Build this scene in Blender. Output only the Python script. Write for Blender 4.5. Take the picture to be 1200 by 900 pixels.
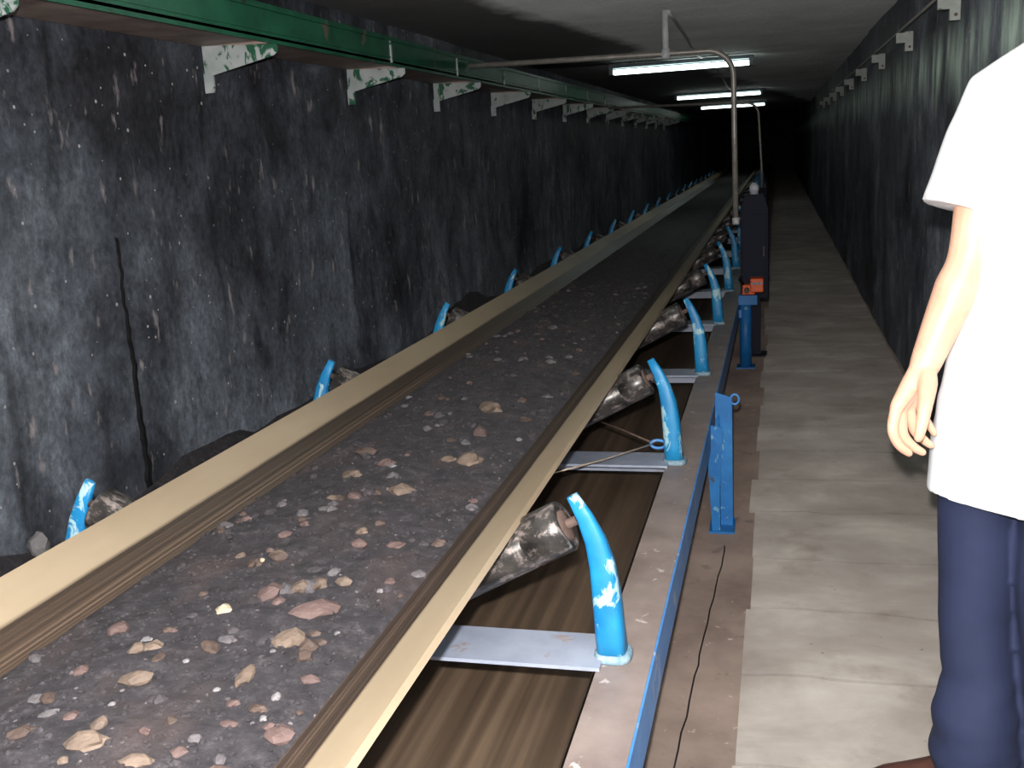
import bpy, bmesh, math, random
from mathutils import Vector, Matrix, noise
R = random.Random(7)
S = bpy.context.scene
COL = S.collection
for o in list(bpy.data.objects):
    bpy.data.objects.remove(o)

# ------------------------------------------------------------------ camera
CH = 1.30
cam_d = bpy.data.cameras.new('camera')
cam_d.sensor_width = 36.0
cam_d.lens = 36.0
cam_d.clip_start = 0.02
cam = bpy.data.objects.new('camera', cam_d)
COL.objects.link(cam)
RIGHT = Vector((0.96807877, 0.24441333, -0.05554831))
DOWN = Vector((0.00104435, -0.22555185, -0.9742306))
FWD = Vector((-0.25064397, 0.94307395, -0.21860721))
cm = Matrix.Identity(4)
for i in range(3):
    cm[i][0] = RIGHT[i]
    cm[i][1] = -DOWN[i]
    cm[i][2] = -FWD[i]
cm[0][3], cm[1][3], cm[2][3] = 0.0, 0.0, CH
cam.matrix_world = cm
S.camera = cam

# ------------------------------------------------------------------ world, flash, exposure
world = bpy.data.worlds.new('tunnel_dark')
S.world = world
world.use_nodes = True
world.node_tree.nodes['Background'].inputs[0].default_value = (0.02, 0.018, 0.025, 1)
world.node_tree.nodes['Background'].inputs[1].default_value = 0.15
fl = bpy.data.lights.new('camera_flash', 'POINT')       # the flash that took the photograph
fl.energy = 330
fl.color = (1.0, 0.965, 0.93)
fl.shadow_soft_size = 0.014
flo = bpy.data.objects.new('camera_flash', fl)
COL.objects.link(flo)
flo.location = Vector((0, 0, CH)) - DOWN * 0.075 - RIGHT * 0.012
S.view_settings.view_transform = 'Standard'
S.view_settings.look = 'None'
S.view_settings.exposure = 0.0
S.view_settings.gamma = 1.0
S.view_settings.use_curve_mapping = False


def at(px, py, axis, val):
    """a point of the place measured from the photograph"""
    d = RIGHT * (px - 600) + DOWN * (py - 450) + FWD * 1200.0
    c = Vector((0, 0, CH))
    return c + d * ((val - c[axis]) / d[axis])


# ------------------------------------------------------------------ materials
def srgb(r, g, b):
    f = lambda c: c / 12.92 if c <= 0.04045 else ((c + 0.055) / 1.055) ** 2.4
    return (f(r / 255), f(g / 255), f(b / 255), 1)


class NT:
    def __init__(s, name):
        s.m = bpy.data.materials.new(name)
        s.m.use_nodes = True
        s.t = s.m.node_tree
        s.b = s.t.nodes['Principled BSDF']
        s.geo = s.t.nodes.new('ShaderNodeNewGeometry')
        s.pos = s.geo.outputs['Position']

    def n(s, kind, **kw):
        nd = s.t.nodes.new(kind)
        for k, v in kw.items():
            setattr(nd, k, v)
        return nd

    def l(s, a, b):
        s.t.links.new(a, b)

    def scaled(s, sc, src=None):
        nd = s.n('ShaderNodeVectorMath', operation='MULTIPLY')
        s.l(src or s.pos, nd.inputs[0])
        nd.inputs[1].default_value = sc
        return nd.outputs[0]

    def noise(s, sc, detail=4, rough=0.6, dist=0.0, off=0.0):
        nd = s.n('ShaderNodeTexNoise')
        nd.inputs['Scale'].default_value = 1.0
        nd.inputs['Detail'].default_value = detail
        nd.inputs['Roughness'].default_value = rough
        nd.inputs['Distortion'].default_value = dist
        v = s.scaled(sc)
        if off:
            a = s.n('ShaderNodeVectorMath', operation='ADD')
            s.l(v, a.inputs[0])
            a.inputs[1].default_value = (off, off * 1.7, off * 0.3)
            v = a.outputs[0]
        s.l(v, nd.inputs['Vector'])
        return nd.outputs['Fac']

    def ramp(s, fac, stops, interp='LINEAR'):
        nd = s.n('ShaderNodeValToRGB')
        cr = nd.color_ramp
        cr.interpolation = interp
        while len(cr.elements) < len(stops):
            cr.elements.new(0.5)
        for e, (p, c) in zip(cr.elements, stops):
            e.position = p
            e.color = c if isinstance(c, tuple) else (c, c, c, 1)
        s.l(fac, nd.inputs[0])
        return nd.outputs[0]

    def mix(s, fac, a, b, mode='MIX'):
        nd = s.n('ShaderNodeMix', data_type='RGBA', blend_type=mode)
        for sock, v in ((nd.inputs[0], fac), (nd.inputs[6], a), (nd.inputs[7], b)):
            if hasattr(v, 'is_linked') or hasattr(v, 'links'):
                s.l(v, sock)
            else:
                sock.default_value = v
        return nd.outputs[2]

    def math(s, op, a, b=None, c=None, clamp=False):
        nd = s.n('ShaderNodeMath', operation=op, use_clamp=clamp)
        for i, v in enumerate((a, b, c)):
            if v is None:
                continue
            if hasattr(v, 'links'):
                s.l(v, nd.inputs[i])
            else:
                nd.inputs[i].default_value = v
        return nd.outputs[0]

    def sep(s, src=None):
        nd = s.n('ShaderNodeSeparateXYZ')
        s.l(src or s.pos, nd.inputs[0])
        return nd.outputs

    def bump(s, h, strength=0.4, dist=0.01):
        nd = s.n('ShaderNodeBump')
        nd.inputs['Strength'].default_value = strength
        nd.inputs['Distance'].default_value = dist
        s.l(h, nd.inputs['Height'])
        s.l(nd.outputs[0], s.b.inputs['Normal'])

    def out(s, col=None, rough=None, metal=None, spec=None, dr=0.0):
        s.b.inputs['Diffuse Roughness'].default_value = dr
        for v, k in ((col, 'Base Color'), (rough, 'Roughness'), (metal, 'Metallic'), (spec, 'Specular IOR Level')):
            if v is None:
                continue
            if hasattr(v, 'links'):
                s.l(v, s.b.inputs[k])
            else:
                s.b.inputs[k].default_value = v
        return s.m


def simple(name, c1, c2, sc=(14, 14, 14), rough=0.6, metal=0.0, bump=0.2, bsc=None, dist=0.004, spec=0.4):
    t = NT(name)
    f = t.noise(sc)
    t.bump(t.noise(bsc or tuple(3 * k for k in sc), off=3.1), bump, dist)
    return t.out(t.ramp(f, [(0.3, c1), (0.7, c2)]), rough, metal, spec)


def chipped(name, base1, base2, chip, amount=0.6, sc=26, rough=0.45, rust=None):
    """paint with patches flaked off"""
    t = NT(name)
    col = t.ramp(t.noise((9, 9, 9)), [(0.3, base1), (0.7, base2)])
    m = t.ramp(t.noise((sc, sc, sc * 0.6), detail=6, dist=0.6, off=1.3), [(amount, 0.0), (amount + 0.04, 1.0)])
    col = t.mix(m, col, chip)
    if rust:
        m2 = t.ramp(t.noise((sc * 1.6, sc * 1.6, sc), detail=5, off=7.7), [(0.64, 0.0), (0.7, 1.0)])
        col = t.mix(m2, col, rust)
    t.bump(m, 0.25, 0.002)
    return t.out(col, rough)


MT = {}


def make_materials():
    # left wall: soot black concrete with grey wash, streaks and pale specks
    for key, green in (('wall_left', False), ('wall_right', True)):
        t = NT('sooty_' + key)
        big = t.noise((1.1, 1.1, 1.1), detail=7, rough=0.65, dist=0.3)
        x, y, z = t.sep()
        col = t.ramp(big, [(0.36, srgb(38, 38, 44)), (0.50, srgb(66, 70, 78)), (0.68, srgb(104, 110, 118))])
        low = t.math('MULTIPLY_ADD', z, -0.9, 1.35, clamp=True)
        if not green:
            wash = t.noise((1.6, 1.6, 0.7), detail=6, off=9.0)
            wm = t.math('MULTIPLY', t.ramp(wash, [(0.42, 0.0), (0.7, 1.0)]), low)
            col = t.mix(wm, col, srgb(110, 116, 126))
        mot = t.noise((6, 6, 4.5), detail=9, rough=0.72, off=31.0)
        col = t.mix(1.0, col, t.ramp(mot, [(0.30, 0.45), (0.5, 0.95), (0.72, 1.75)]), 'MULTIPLY')
        gr = t.noise((45, 45, 38), detail=5, rough=0.7, off=17.0)
        col = t.mix(1.0, col, t.ramp(gr, [(0.30, 0.55), (0.5, 1.0), (0.70, 1.5)]), 'MULTIPLY')
        st = t.noise((16, 16, 1.6), detail=5, rough=0.6, dist=0.4, off=4.0)
        col = t.mix(t.ramp(st, [(0.64, 0.0), (0.80, 0.45 if not green else 0.12)]), col, srgb(128, 126, 130))
        dk = t.noise((7, 7, 1.3) if not green else (2, 2, 1.2), detail=6, off=12.0, dist=0.5)
        col = t.mix(t.ramp(dk, [(0.56, 0.0), (0.72, 0.75 if not green else 0.4)]), col, srgb(22, 20, 24))
        pat = t.noise((13, 13, 5), detail=4, off=21.0)
        col = t.mix(t.ramp(pat, [(0.625, 0.0), (0.72, 0.75)]), col, srgb(156, 146, 146))
        vo = t.n('ShaderNodeTexVoronoi')
        vo.inputs['Scale'].default_value = 26
        t.l(t.pos, vo.inputs['Vector'])
        vc = t.sep(vo.outputs['Color'])
        thr = t.math('MULTIPLY', t.math('POWER', vc[1], 3.0), 0.17)
        sp = t.math('LESS_THAN', vo.outputs['Distance'], thr)
        pick = t.ramp(vc[0], [(0.35, 0.0), (1.0, 0.8)])
        col = t.mix(t.math('MULTIPLY', sp, pick), col, srgb(205, 205, 205))
        if green:
            # remains of pale green wash with drips below the bracket line
            edge = t.math('ADD', z, t.math('MULTIPLY', t.noise((3.5, 3.5, 0.8), detail=5, off=2.0), 0.5))
            band = t.math('MULTIPLY', t.ramp(t.math('SUBTRACT', edge, 1.55), [(0.10, 0.0), (0.30, 1.0)]),
                          t.ramp(t.math('SUBTRACT', z, 1.0), [(0.56, 1.0), (0.74, 0.0)]))
            streak = t.ramp(t.noise((13, 7, 1.2), detail=6, off=5.5), [(0.40, 0.08), (0.66, 1.0)])
            col = t.mix(t.math('MULTIPLY', band, streak), col, srgb(186, 208, 194))
        t.bump(t.noise((9, 9, 6), detail=8), 0.6, 0.02)
        MT[key] = t.out(col, t.ramp(big, [(0.3, 0.55), (0.7, 0.75)]), spec=0.45, dr=0.8)
    # ceiling: dusty grey concrete, painted darker along the left side
    t = NT('ceiling_concrete')
    x, y, z = t.sep()
    col = t.ramp(t.noise((2.2, 2.2, 2.2), detail=7), [(0.3, srgb(204, 207, 206)), (0.7, srgb(232, 235, 234))])
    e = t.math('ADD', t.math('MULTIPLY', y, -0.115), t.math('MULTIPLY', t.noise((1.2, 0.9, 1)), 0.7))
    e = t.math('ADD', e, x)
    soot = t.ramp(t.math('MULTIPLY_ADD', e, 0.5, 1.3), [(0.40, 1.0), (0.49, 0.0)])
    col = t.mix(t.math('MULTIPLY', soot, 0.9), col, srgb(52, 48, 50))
    t.bump(t.noise((22, 22, 22), detail=7), 0.8, 0.03)
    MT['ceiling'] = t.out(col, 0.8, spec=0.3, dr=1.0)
    # floor strip beside the conveyor and the shallow steps
    t = NT('floor_grimy_concrete')
    f = t.noise((3, 3, 3), detail=8, rough=0.65)
    col = t.ramp(f, [(0.3, srgb(94, 81, 75)), (0.7, srgb(132, 117, 108))])
    col = t.mix(t.ramp(t.noise((30, 30, 30), off=3.0), [(0.66, 0.0), (0.72, 0.5)]), col, srgb(190, 175, 160))
    col = t.mix(t.ramp(t.noise((12, 12, 12), off=8.0), [(0.62, 0.0), (0.72, 0.6)]), col, srgb(70, 60, 56))
    t.bump(t.noise((25, 25, 25), detail=6), 0.35, 0.006)
    MT['floor'] = t.out(col, 0.75, dr=1.0)
    t = NT('step_worn_concrete')
    f = t.noise((2.6, 3.4, 2.6), detail=8, rough=0.6, dist=0.3)
    col = t.ramp(f, [(0.28, srgb(120, 112, 106)), (0.5, srgb(140, 133, 127)), (0.72, srgb(166, 160, 153))])
    col = t.mix(t.ramp(t.noise((6, 6, 6), off=5.0, detail=6), [(0.58, 0.0), (0.74, 0.55)]), col, srgb(108, 97, 90))
    col = t.mix(t.ramp(t.noise((40, 40, 40), off=5.0), [(0.70, 0.0), (0.74, 0.7)]), col, srgb(70, 62, 58))
    t.bump(t.noise((16, 16, 16), detail=7), 0.3, 0.006)
    MT['step'] = t.out(col, 0.8, dr=1.0)
    # carrying belt: dust on the outer margins, brown scraped band, black rubber
    t = NT('rubber_belt_dusty')
    x, y, z = t.sep()
    ax = t.math('ABSOLUTE', t.math('ADD', x, 0.85))
    wav = t.math('MULTIPLY_ADD', t.noise((3, 3, 3), detail=3), 0.004, -0.002)
    axn = t.math('ADD', ax, wav)
    st = t.noise((170, 0.22, 170), detail=4, rough=0.6)
    tan = t.ramp(t.noise((5, 1.2, 5), detail=5), [(0.3, srgb(146, 129, 107)), (0.7, srgb(166, 149, 126))])
    brown = t.ramp(st, [(0.32, srgb(46, 37, 32)), (0.55, srgb(76, 62, 52)), (0.74, srgb(120, 100, 84))])
    fac = t.ramp(axn, [(0.321, 0.0), (0.326, 1.0)])
    col = t.mix(fac, brown, tan)
    t.bump(t.math('MULTIPLY', st, t.math('SUBTRACT', 1.0, fac)), 0.6, 0.004)
    MT['belt'] = t.out(col, t.ramp(axn, [(0.32, 0.42), (0.33, 0.5)]), spec=0.5)
    t = NT('return_belt_rubber')
    st = t.noise((26, 0.35, 26), detail=5, rough=0.6)
    col = t.ramp(st, [(0.3, srgb(70, 57, 46)), (0.5, srgb(94, 78, 64)), (0.7, srgb(122, 103, 85))])
    col = t.mix(t.ramp(t.noise((2.5, 1.2, 2.5), off=2), [(0.45, 0.0), (0.75, 0.55)]), col, srgb(58, 48, 38))
    MT['return_belt'] = t.out(col, 0.5)
    # ore
    t = NT('ore_fines_dark')
    f = t.noise((34, 34, 34), detail=8, rough=0.7)
    col = t.ramp(f, [(0.32, srgb(29, 27, 31)), (0.55, srgb(48, 45, 49)), (0.74, srgb(76, 71, 75))])
    col = t.mix(t.ramp(t.noise((9, 5, 9), off=4), [(0.5, 0.0), (0.75, 0.5)]), col, srgb(72, 58, 56))
    vo = t.n('ShaderNodeTexVoronoi')
    vo.inputs['Scale'].default_value = 95
    t.l(t.pos, vo.inputs['Vector'])
    vc = t.sep(vo.outputs['Color'])
    sp = t.math('LESS_THAN', vo.outputs['Distance'], t.math('MULTIPLY', t.math('POWER', vc[1], 2.0), 0.34))
    col = t.mix(t.math('MULTIPLY', sp, t.ramp(vc[0], [(0.55, 0.0), (1.0, 0.75)])), col, srgb(118, 110, 112))
    t.bump(t.noise((90, 90, 90), detail=5), 0.8, 0.006)
    MT['fines'] = t.out(col, 0.75, dr=0.5)
    for nm, c1, c2 in (('tan', (90, 77, 69), (120, 104, 92)), ('pink', (80, 64, 62), (104, 85, 82)),
                       ('grey', (72, 68, 72), (102, 97, 100)), ('pale', (150, 136, 117), (182, 168, 146)),
                       ('brown', (66, 54, 50), (88, 73, 66)), ('dark', (46, 42, 46), (70, 65, 69)),
                       ('white', (104, 101, 104), (132, 129, 130))):
        MT['rock_' + nm] = simple('rock_' + nm, srgb(*c1), srgb(*c2), (30, 30, 30), 0.75, 0, 0.6, (90, 90, 90), 0.004)
    # steel
    MT['blue'] = chipped('blue_flaking_paint', srgb(18, 112, 170), srgb(36, 146, 198), srgb(160, 196, 206), 0.565, 24, 0.45)
    MT['blue_leg'] = chipped('blue_leg_paint', srgb(20, 96, 164), srgb(40, 124, 190), srgb(110, 160, 188), 0.62, 30, 0.5, srgb(70, 70, 80))
    MT['blue_far'] = MT['blue']
    MT['stringer_top'] = chipped('stringer_dusty_steel', srgb(120, 106, 102), srgb(148, 134, 128), srgb(182, 172, 168), 0.64, 22, 0.5)
    MT['stringer_web'] = chipped('stringer_blue_paint', srgb(52, 118, 190), srgb(82, 144, 206), srgb(150, 164, 188), 0.6, 20, 0.45)
    MT['plate'] = chipped('grey_plate_steel', srgb(138, 146, 164), srgb(164, 172, 190), srgb(150, 140, 140), 0.6, 10, 0.45)
    t = NT('roller_worn_steel')
    m = t.ramp(t.noise((30, 70, 30), detail=8, rough=0.75, dist=0.2), [(0.50, 0.0), (0.64, 0.9)])
    c = t.ramp(t.noise((18, 18, 18), off=3), [(0.35, srgb(34, 33, 33)), (0.7, srgb(78, 74, 72))])
    c = t.mix(m, c, srgb(150, 138, 134))
    MT['roller'] = t.out(c, t.ramp(m, [(0, 0.3), (1, 0.6)]), 0.25)
    MT['rust'] = simple('rusty_steel', srgb(74, 58, 52), srgb(112, 92, 84), (30, 30, 30), 0.7)
    MT['weld'] = simple('weld_pale', srgb(84, 128, 152), srgb(160, 176, 182), (60, 60, 60), 0.6)
    MT['green'] = chipped('green_tray_paint', srgb(24, 86, 63), srgb(40, 112, 82), srgb(120, 104, 92), 0.63, 9, 0.5, srgb(52, 50, 44))
    MT['tray_under'] = simple('tray_grimy_underside', srgb(140, 122, 114), srgb(196, 176, 166), (6, 6, 6), 0.6)
    MT['bracket'] = chipped('white_green_flaking_paint', srgb(172, 182, 182), srgb(206, 212, 212), srgb(44, 104, 76), 0.53, 17, 0.5)
    MT['bracket_far'] = chipped('pale_bracket_paint', srgb(150, 156, 150), srgb(190, 194, 190), srgb(90, 110, 96), 0.62, 20, 0.55)
    MT['pipe'] = simple('galvanised_conduit', srgb(150, 144, 138), srgb(186, 180, 174), (20, 20, 20), 0.4, 0.3, 0.1)
    MT['pipe_pale'] = simple('pale_conduit', srgb(196, 200, 204), srgb(226, 228, 228), (20, 20, 20), 0.4, 0.0, 0.1)
    MT['wire'] = simple('bare_wire', srgb(170, 150, 130), srgb(210, 196, 180), (40, 40, 40), 0.35, 0.4, 0.1)
    MT['lamp_body'] = simple('lamp_housing_paint', srgb(96, 110, 120), srgb(130, 140, 146), (10, 10, 10), 0.5)
    t = NT('lit_fluorescent_tube')
    t.b.inputs['Emission Color'].default_value = (0.86, 1.0, 0.93, 1)
    t.b.inputs['Emission Strength'].default_value = 5.5
    MT['tube'] = t.out(srgb(240, 250, 245), 0.4)
    MT['navy'] = chipped('navy_cabinet_paint', srgb(8, 11, 34), srgb(12, 17, 46), srgb(30, 38, 66), 0.66, 24, 0.75)
    MT['orange'] = chipped('orange_switch_paint', srgb(222, 78, 22), srgb(240, 104, 40), srgb(70, 40, 30), 0.64, 30, 0.35)
    MT['black'] = simple('black_rubber', srgb(16, 16, 18), srgb(30, 28, 30), (30, 30, 30), 0.6)
    MT['lens'] = simple('pale_lamp_glass', srgb(190, 190, 200), srgb(215, 215, 222), (30, 30, 30), 0.25)
    # person
    t = NT('skin')
    col = t.ramp(t.noise((22, 22, 22)), [(0.3, srgb(214, 164, 138)), (0.7, srgb(228, 182, 156))])
    t.b.inputs['Subsurface Weight'].default_value = 0.15
    t.b.inputs['Subsurface Radius'].default_value = (0.012, 0.005, 0.003)
    t.bump(t.noise((160, 160, 160)), 0.15, 0.001)
    MT['skin'] = t.out(col, 0.5)
    MT['shirt'] = simple('white_cotton', srgb(236, 238, 242), srgb(246, 247, 250), (6, 6, 6), 0.85, 0, 0.1, (300, 300, 300), 0.0005)
    t = NT('navy_trouser_cloth')
    col = t.ramp(t.noise((5, 5, 5)), [(0.3, srgb(26, 34, 62)), (0.7, srgb(35, 44, 76))])
    t.bump(t.noise((420, 420, 420)), 0.2, 0.0006)
    MT['trouser'] = t.out(col, 0.85)
    MT['shoe'] = simple('brown_shoe_leather', srgb(66, 40, 36), srgb(88, 56, 48), (14, 14, 14), 0.45)
    MT['hair'] = simple('black_hair', srgb(16, 14, 14), srgb(34, 30, 28), (90, 90, 20), 0.5, 0, 0.8, (200, 200, 30))
    MT['eye'] = simple('eye_white', srgb(226, 222, 216), srgb(236, 232, 228), rough=0.2)
    MT['iris'] = simple('dark_iris', srgb(30, 20, 16), srgb(44, 30, 22), rough=0.2)
    MT['lip'] = simple('lip_skin', srgb(176, 104, 94), srgb(190, 118, 106), rough=0.5)
    MT['nail'] = simple('finger_nail', srgb(232, 196, 180), srgb(240, 208, 194), rough=0.3)


make_materials()


# ------------------------------------------------------------------ mesh helpers
class MB:
    def __init__(s):
        s.v, s.f, s.sm = [], [], []

    def add(s, vs, fs, smooth=False):
        k = len(s.v)
        s.v += [tuple(p) for p in vs]
        s.f += [tuple(i + k for i in q) for q in fs]
        s.sm += [smooth] * len(fs)
        return s

    def box(s, a, b):
        (x0, y0, z0), (x1, y1, z1) = a, b
        vs = [(x, y, z) for x in (x0, x1) for y in (y0, y1) for z in (z0, z1)]
        return s.add(vs, [(0, 1, 3, 2), (4, 6, 7, 5), (0, 4, 5, 1), (2, 3, 7, 6), (0, 2, 6, 4), (1, 5, 7, 3)])

    def prism(s, pts, axis, a, b):
        """outline pts (2-d, in the two other axes) extruded along axis from a to b"""
        n = len(pts)

        def mk(p, t):
            q = list(p)
            q.insert(axis, t)
            return q
        vs = [mk(p, a) for p in pts] + [mk(p, b) for p in pts]
        fs = [tuple(range(n - 1, -1, -1)), tuple(range(n, 2 * n))]
        fs += [(i, (i + 1) % n, n + (i + 1) % n, n + i) for i in range(n)]
        return s.add(vs, fs)

    def loft(s, rings, smooth=True, caps=True):
        n = len(rings[0])
        vs = [p for r in rings for p in r]
        fs = []
        for j in range(len(rings) - 1):
            for i in range(n):
                fs.append((j * n + i, j * n + (i + 1) % n, (j + 1) * n + (i + 1) % n, (j + 1) * n + i))
        k = len(s.f)
        s.add(vs, fs, smooth)
        if caps:
            s.add(rings[0], [tuple(range(n - 1, -1, -1))])
            s.add(rings[-1], [tuple(range(n))])
        return s

    def tube(s, pts, rad, n=10, smooth=True, caps=True, flat=1.0):
        pts = [Vector(p) for p in pts]
        if not isinstance(rad, (list, tuple)):
            rad = [rad] * len(pts)
        rings = []
        ref = None
        for i, p in enumerate(pts):
            d = (pts[min(i + 1, len(pts) - 1)] - pts[max(i - 1, 0)]).normalized()
            if ref is None:
                ref = Vector((0, 0, 1)) if abs(d.z) < 0.9 else Vector((0, 1, 0))
            u = (ref - d * ref.dot(d)).normalized()
            w = d.cross(u)
            ref = u
            rings.append([p + (u * math.cos(t) * flat + w * math.sin(t)) * rad[i] for t in
                          (2 * math.pi * k / n for k in range(n))])
        return s.loft(rings, smooth, caps)

    def lathe(s, prof, p0, d, n=20, smooth=True):
        p0, d = Vector(p0), Vector(d).normalized()
        ref = Vector((0, 1, 0)) if abs(d.y) < 0.9 else Vector((1, 0, 0))
        u = (ref - d * ref.dot(d)).normalized()
        w = d.cross(u)
        rings = [[p0 + d * t + (u * math.cos(a) + w * math.sin(a)) * r for a in
                  (2 * math.pi * k / n for k in range(n))] for t, r in prof]
        return s.loft(rings, smooth, True)

    def mesh(s, name, mat, org=(0, 0, 0)):
        me = bpy.data.meshes.new(name)
        ox, oy, oz = org
        me.from_pydata([(x - ox, y - oy, z - oz) for x, y, z in s.v], [], s.f)
        me.polygons.foreach_set('use_smooth', s.sm)
        bm = bmesh.new()
        bm.from_mesh(me)
        bmesh.ops.remove_doubles(bm, verts=bm.verts, dist=1e-5)
        bmesh.ops.recalc_face_normals(bm, faces=bm.faces)
        bm.to_mesh(me)
        bm.free()
        me.materials.append(MT[mat] if isinstance(mat, str) else mat)
        return me

    def build(s, name, mat, parent=None, org=None, bevel=0):
        if org is None:
            org = parent_origin(parent) if parent else (0, 0, 0)
        o = bpy.data.objects.new(name, s.mesh(name, mat, org))
        COL.objects.link(o)
        if parent:
            o.parent = parent
        else:
            o.location = org
        if bevel:
            md = o.modifiers.new('bevel', 'BEVEL')
            md.width = bevel
            md.segments = 2
            md.limit_method = 'ANGLE'
        return o


def parent_origin(p):
    v = Vector((0, 0, 0))
    while p is not None:
        v += p.location
        p = p.parent
    return v


def empty(name, loc):
    o = bpy.data.objects.new(name, None)
    COL.objects.link(o)
    o.empty_display_size = 0.1
    o.location = loc
    return o


def tag(o, label=None, cat=None, group=None, kind=None):
    for k, v in (('label', label), ('category', cat), ('group', group), ('kind', kind)):
        if v:
            o[k] = v
    return o


def copy_tree(o, parent=None):
    c = o.copy()
    COL.objects.link(c)
    c.parent = parent
    for ch in list(o.children):
        copy_tree(ch, c)
    return c


def arc(c, r, a0, a1, n, plane='xz'):
    out = []
    for i in range(n + 1):
        a = math.radians(a0 + (a1 - a0) * i / n)
        p = [c[0], c[1], c[2]]
        p['xyz'.index(plane[0])] += r * math.cos(a)
        p['xyz'.index(plane[1])] += r * math.sin(a)
        out.append(tuple(p))
    return out


# ------------------------------------------------------------------ the tunnel
XL, XR, ZC = -2.15, 0.67, 2.06
Y0, Y1 = -4.0, 46.0


def wall_grid(name, x, mat, joint=None, sign=1):
    ys = []
    y = Y0
    while y < Y1:
        ys.append(y)
        y += 0.05 if -0.5 < y < 8 else (0.12 if y < 16 else 0.6)
    ys.append(Y1)
    if joint:
        ys += [joint - 0.012, joint, joint + 0.012, joint - 0.03, joint + 0.03]
        ys.sort()
    zs = [0.06 * i for i in range(int(ZC / 0.06) + 1)] + [ZC]
    vs, fs = [], []
    for yy in ys:
        for zz in zs:
            d = 0.012 * noise.fractal(Vector((yy * 1.3, zz * 1.3, x)), 1.0, 2.0, 4)
            vs.append((x + sign * (d - 0.012), yy, zz))
    m = len(zs)
    for i in range(len(ys) - 1):
        for j in range(m - 1):
            fs.append((i * m + j, (i + 1) * m + j, (i + 1) * m + j + 1, i * m + j + 1))
    b = MB().add(vs, fs, True)
    # thickness behind the face
    t = -0.3 * sign
    b.box((min(x + t, x - 0.05 * sign), Y0, 0), (max(x + t, x - 0.05 * sign), Y1, ZC))
    o = b.build(name, mat)
    return tag(o, kind='structure')


wl_o = wall_grid('wall_left', XL, 'wall_left', joint=3.04, sign=1)
jr = []
for i in range(70):
    z = 1.10 - 1.05 * i / 69
    yc = 3.04 + 0.022 * noise.noise(Vector((z * 3.0, 0, 1))) + 0.010 * noise.noise(Vector((z * 22, 0, 4)))
    w = max(0.001, 0.0015 + 0.017 * max(0, (1.08 - z)) ** 1.1 * (0.75 + 0.9 * noise.noise(Vector((z * 16, 2, 0)))))
    w2 = max(0.001, w * (1 + 0.8 * noise.noise(Vector((z * 27, 7, 0)))))
    jr.append([(XL - 0.035, yc - w, z), (XL - 0.001, yc - w * 0.8, z), (XL - 0.001, yc + w2 * 0.8, z), (XL - 0.035, yc + w2, z)])
MB().loft(jr, smooth=False).build('joint_filler', 'black', wl_o)
wall_grid('wall_right', XR, 'wall_right', sign=-1)
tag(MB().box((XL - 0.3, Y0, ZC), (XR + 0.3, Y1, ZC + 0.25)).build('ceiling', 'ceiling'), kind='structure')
tag(MB().box((XL - 0.3, Y1, 0), (XR + 0.3, Y1 + 0.2, ZC)).build('wall_far', 'wall_left'), kind='structure')
tag(MB().box((XL - 0.3, Y0 - 0.2, 0), (XR + 0.3, Y0, ZC)).build('wall_back', 'wall_left'), kind='structure')
floor = MB().box((XL - 0.3, Y0, -0.25), (XR + 0.3, Y1, 0.0)).build('floor', 'floor')
tag(floor, kind='structure')
# shallow steps of the walkway: each tread leans, its near edge stands a little proud
edges = [-0.01 + 0.395 * k for k in range(-8, 28)]
fix = {1.965: 1.99, 2.36: 2.39, 2.755: 2.765, 3.15: 3.14, 3.545: 3.575}
edges = [fix.get(round(e, 3), e) for e in edges]
for k in range(len(edges) - 1):
    a, b = edges[k], edges[k + 1]
    xl = -0.078 + R.uniform(-0.02, 0.02)
    if abs(a - 2.39) < 0.01:
        xl = -0.085
    nx = 18
    h0 = 0.0085 + R.uniform(-0.002, 0.002)
    top0, top1, lo0, lo1 = [], [], [], []

    def jit(x, e):
        return 0.022 * noise.noise(Vector((x * 6, e * 5, 0.3))) + 0.006 * noise.noise(Vector((x * 23, e * 5, 0.7)))
    for i in range(nx + 1):
        x = xl + (XR - 0.004 - xl) * i / nx
        gap = 0.0028 + 0.0022 * noise.noise(Vector((x * 9, a * 3, 5)))
        top0.append((x, a + jit(x, a) + gap, h0 + 0.0025 * noise.noise(Vector((x * 6, a, 2)))))
        lo0.append((x, a + jit(x, a) + gap, 0.0008))
        top1.append((x, b + jit(x, b) - gap, 0.0045))
        lo1.append((x, b + jit(x, b) - gap, 0.0008))
    vs = lo0 + top0 + top1 + lo1
    n1 = nx + 1
    fs = []
    for r in range(3):
        for i in range(nx):
            fs.append((r * n1 + i, r * n1 + i + 1, (r + 1) * n1 + i + 1, (r + 1) * n1 + i))
    fs += [tuple(r * n1 for r in range(4)), tuple(r * n1 + nx for r in range(3, -1, -1))]
    MB().add(vs, fs).build('step', 'step', floor)
MB().box((-0.078, edges[-1] + 0.01, 0.001), (XR - 0.004, Y1, 0.008)).build('walkway_screed', 'step', floor)
# crack in the grimy strip beside the conveyor
ck = [at(850, 640, 2, 0.0015), at(842, 675, 2, 0.0015), at(826, 745, 2, 0.0015), at(812, 805, 2, 0.0015), at(790, 900, 2, 0.0015)]
pts = []
for p, q in zip(ck, ck[1:]):
    for i in range(5):
        pts.append(p.lerp(q, i / 5) + Vector((0.003 * R.uniform(-1, 1), 0, 0)))
pts.append(ck[-1])
MB().tube(pts, 0.0022, 5).build('floor_joint', 'black', floor)

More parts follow.
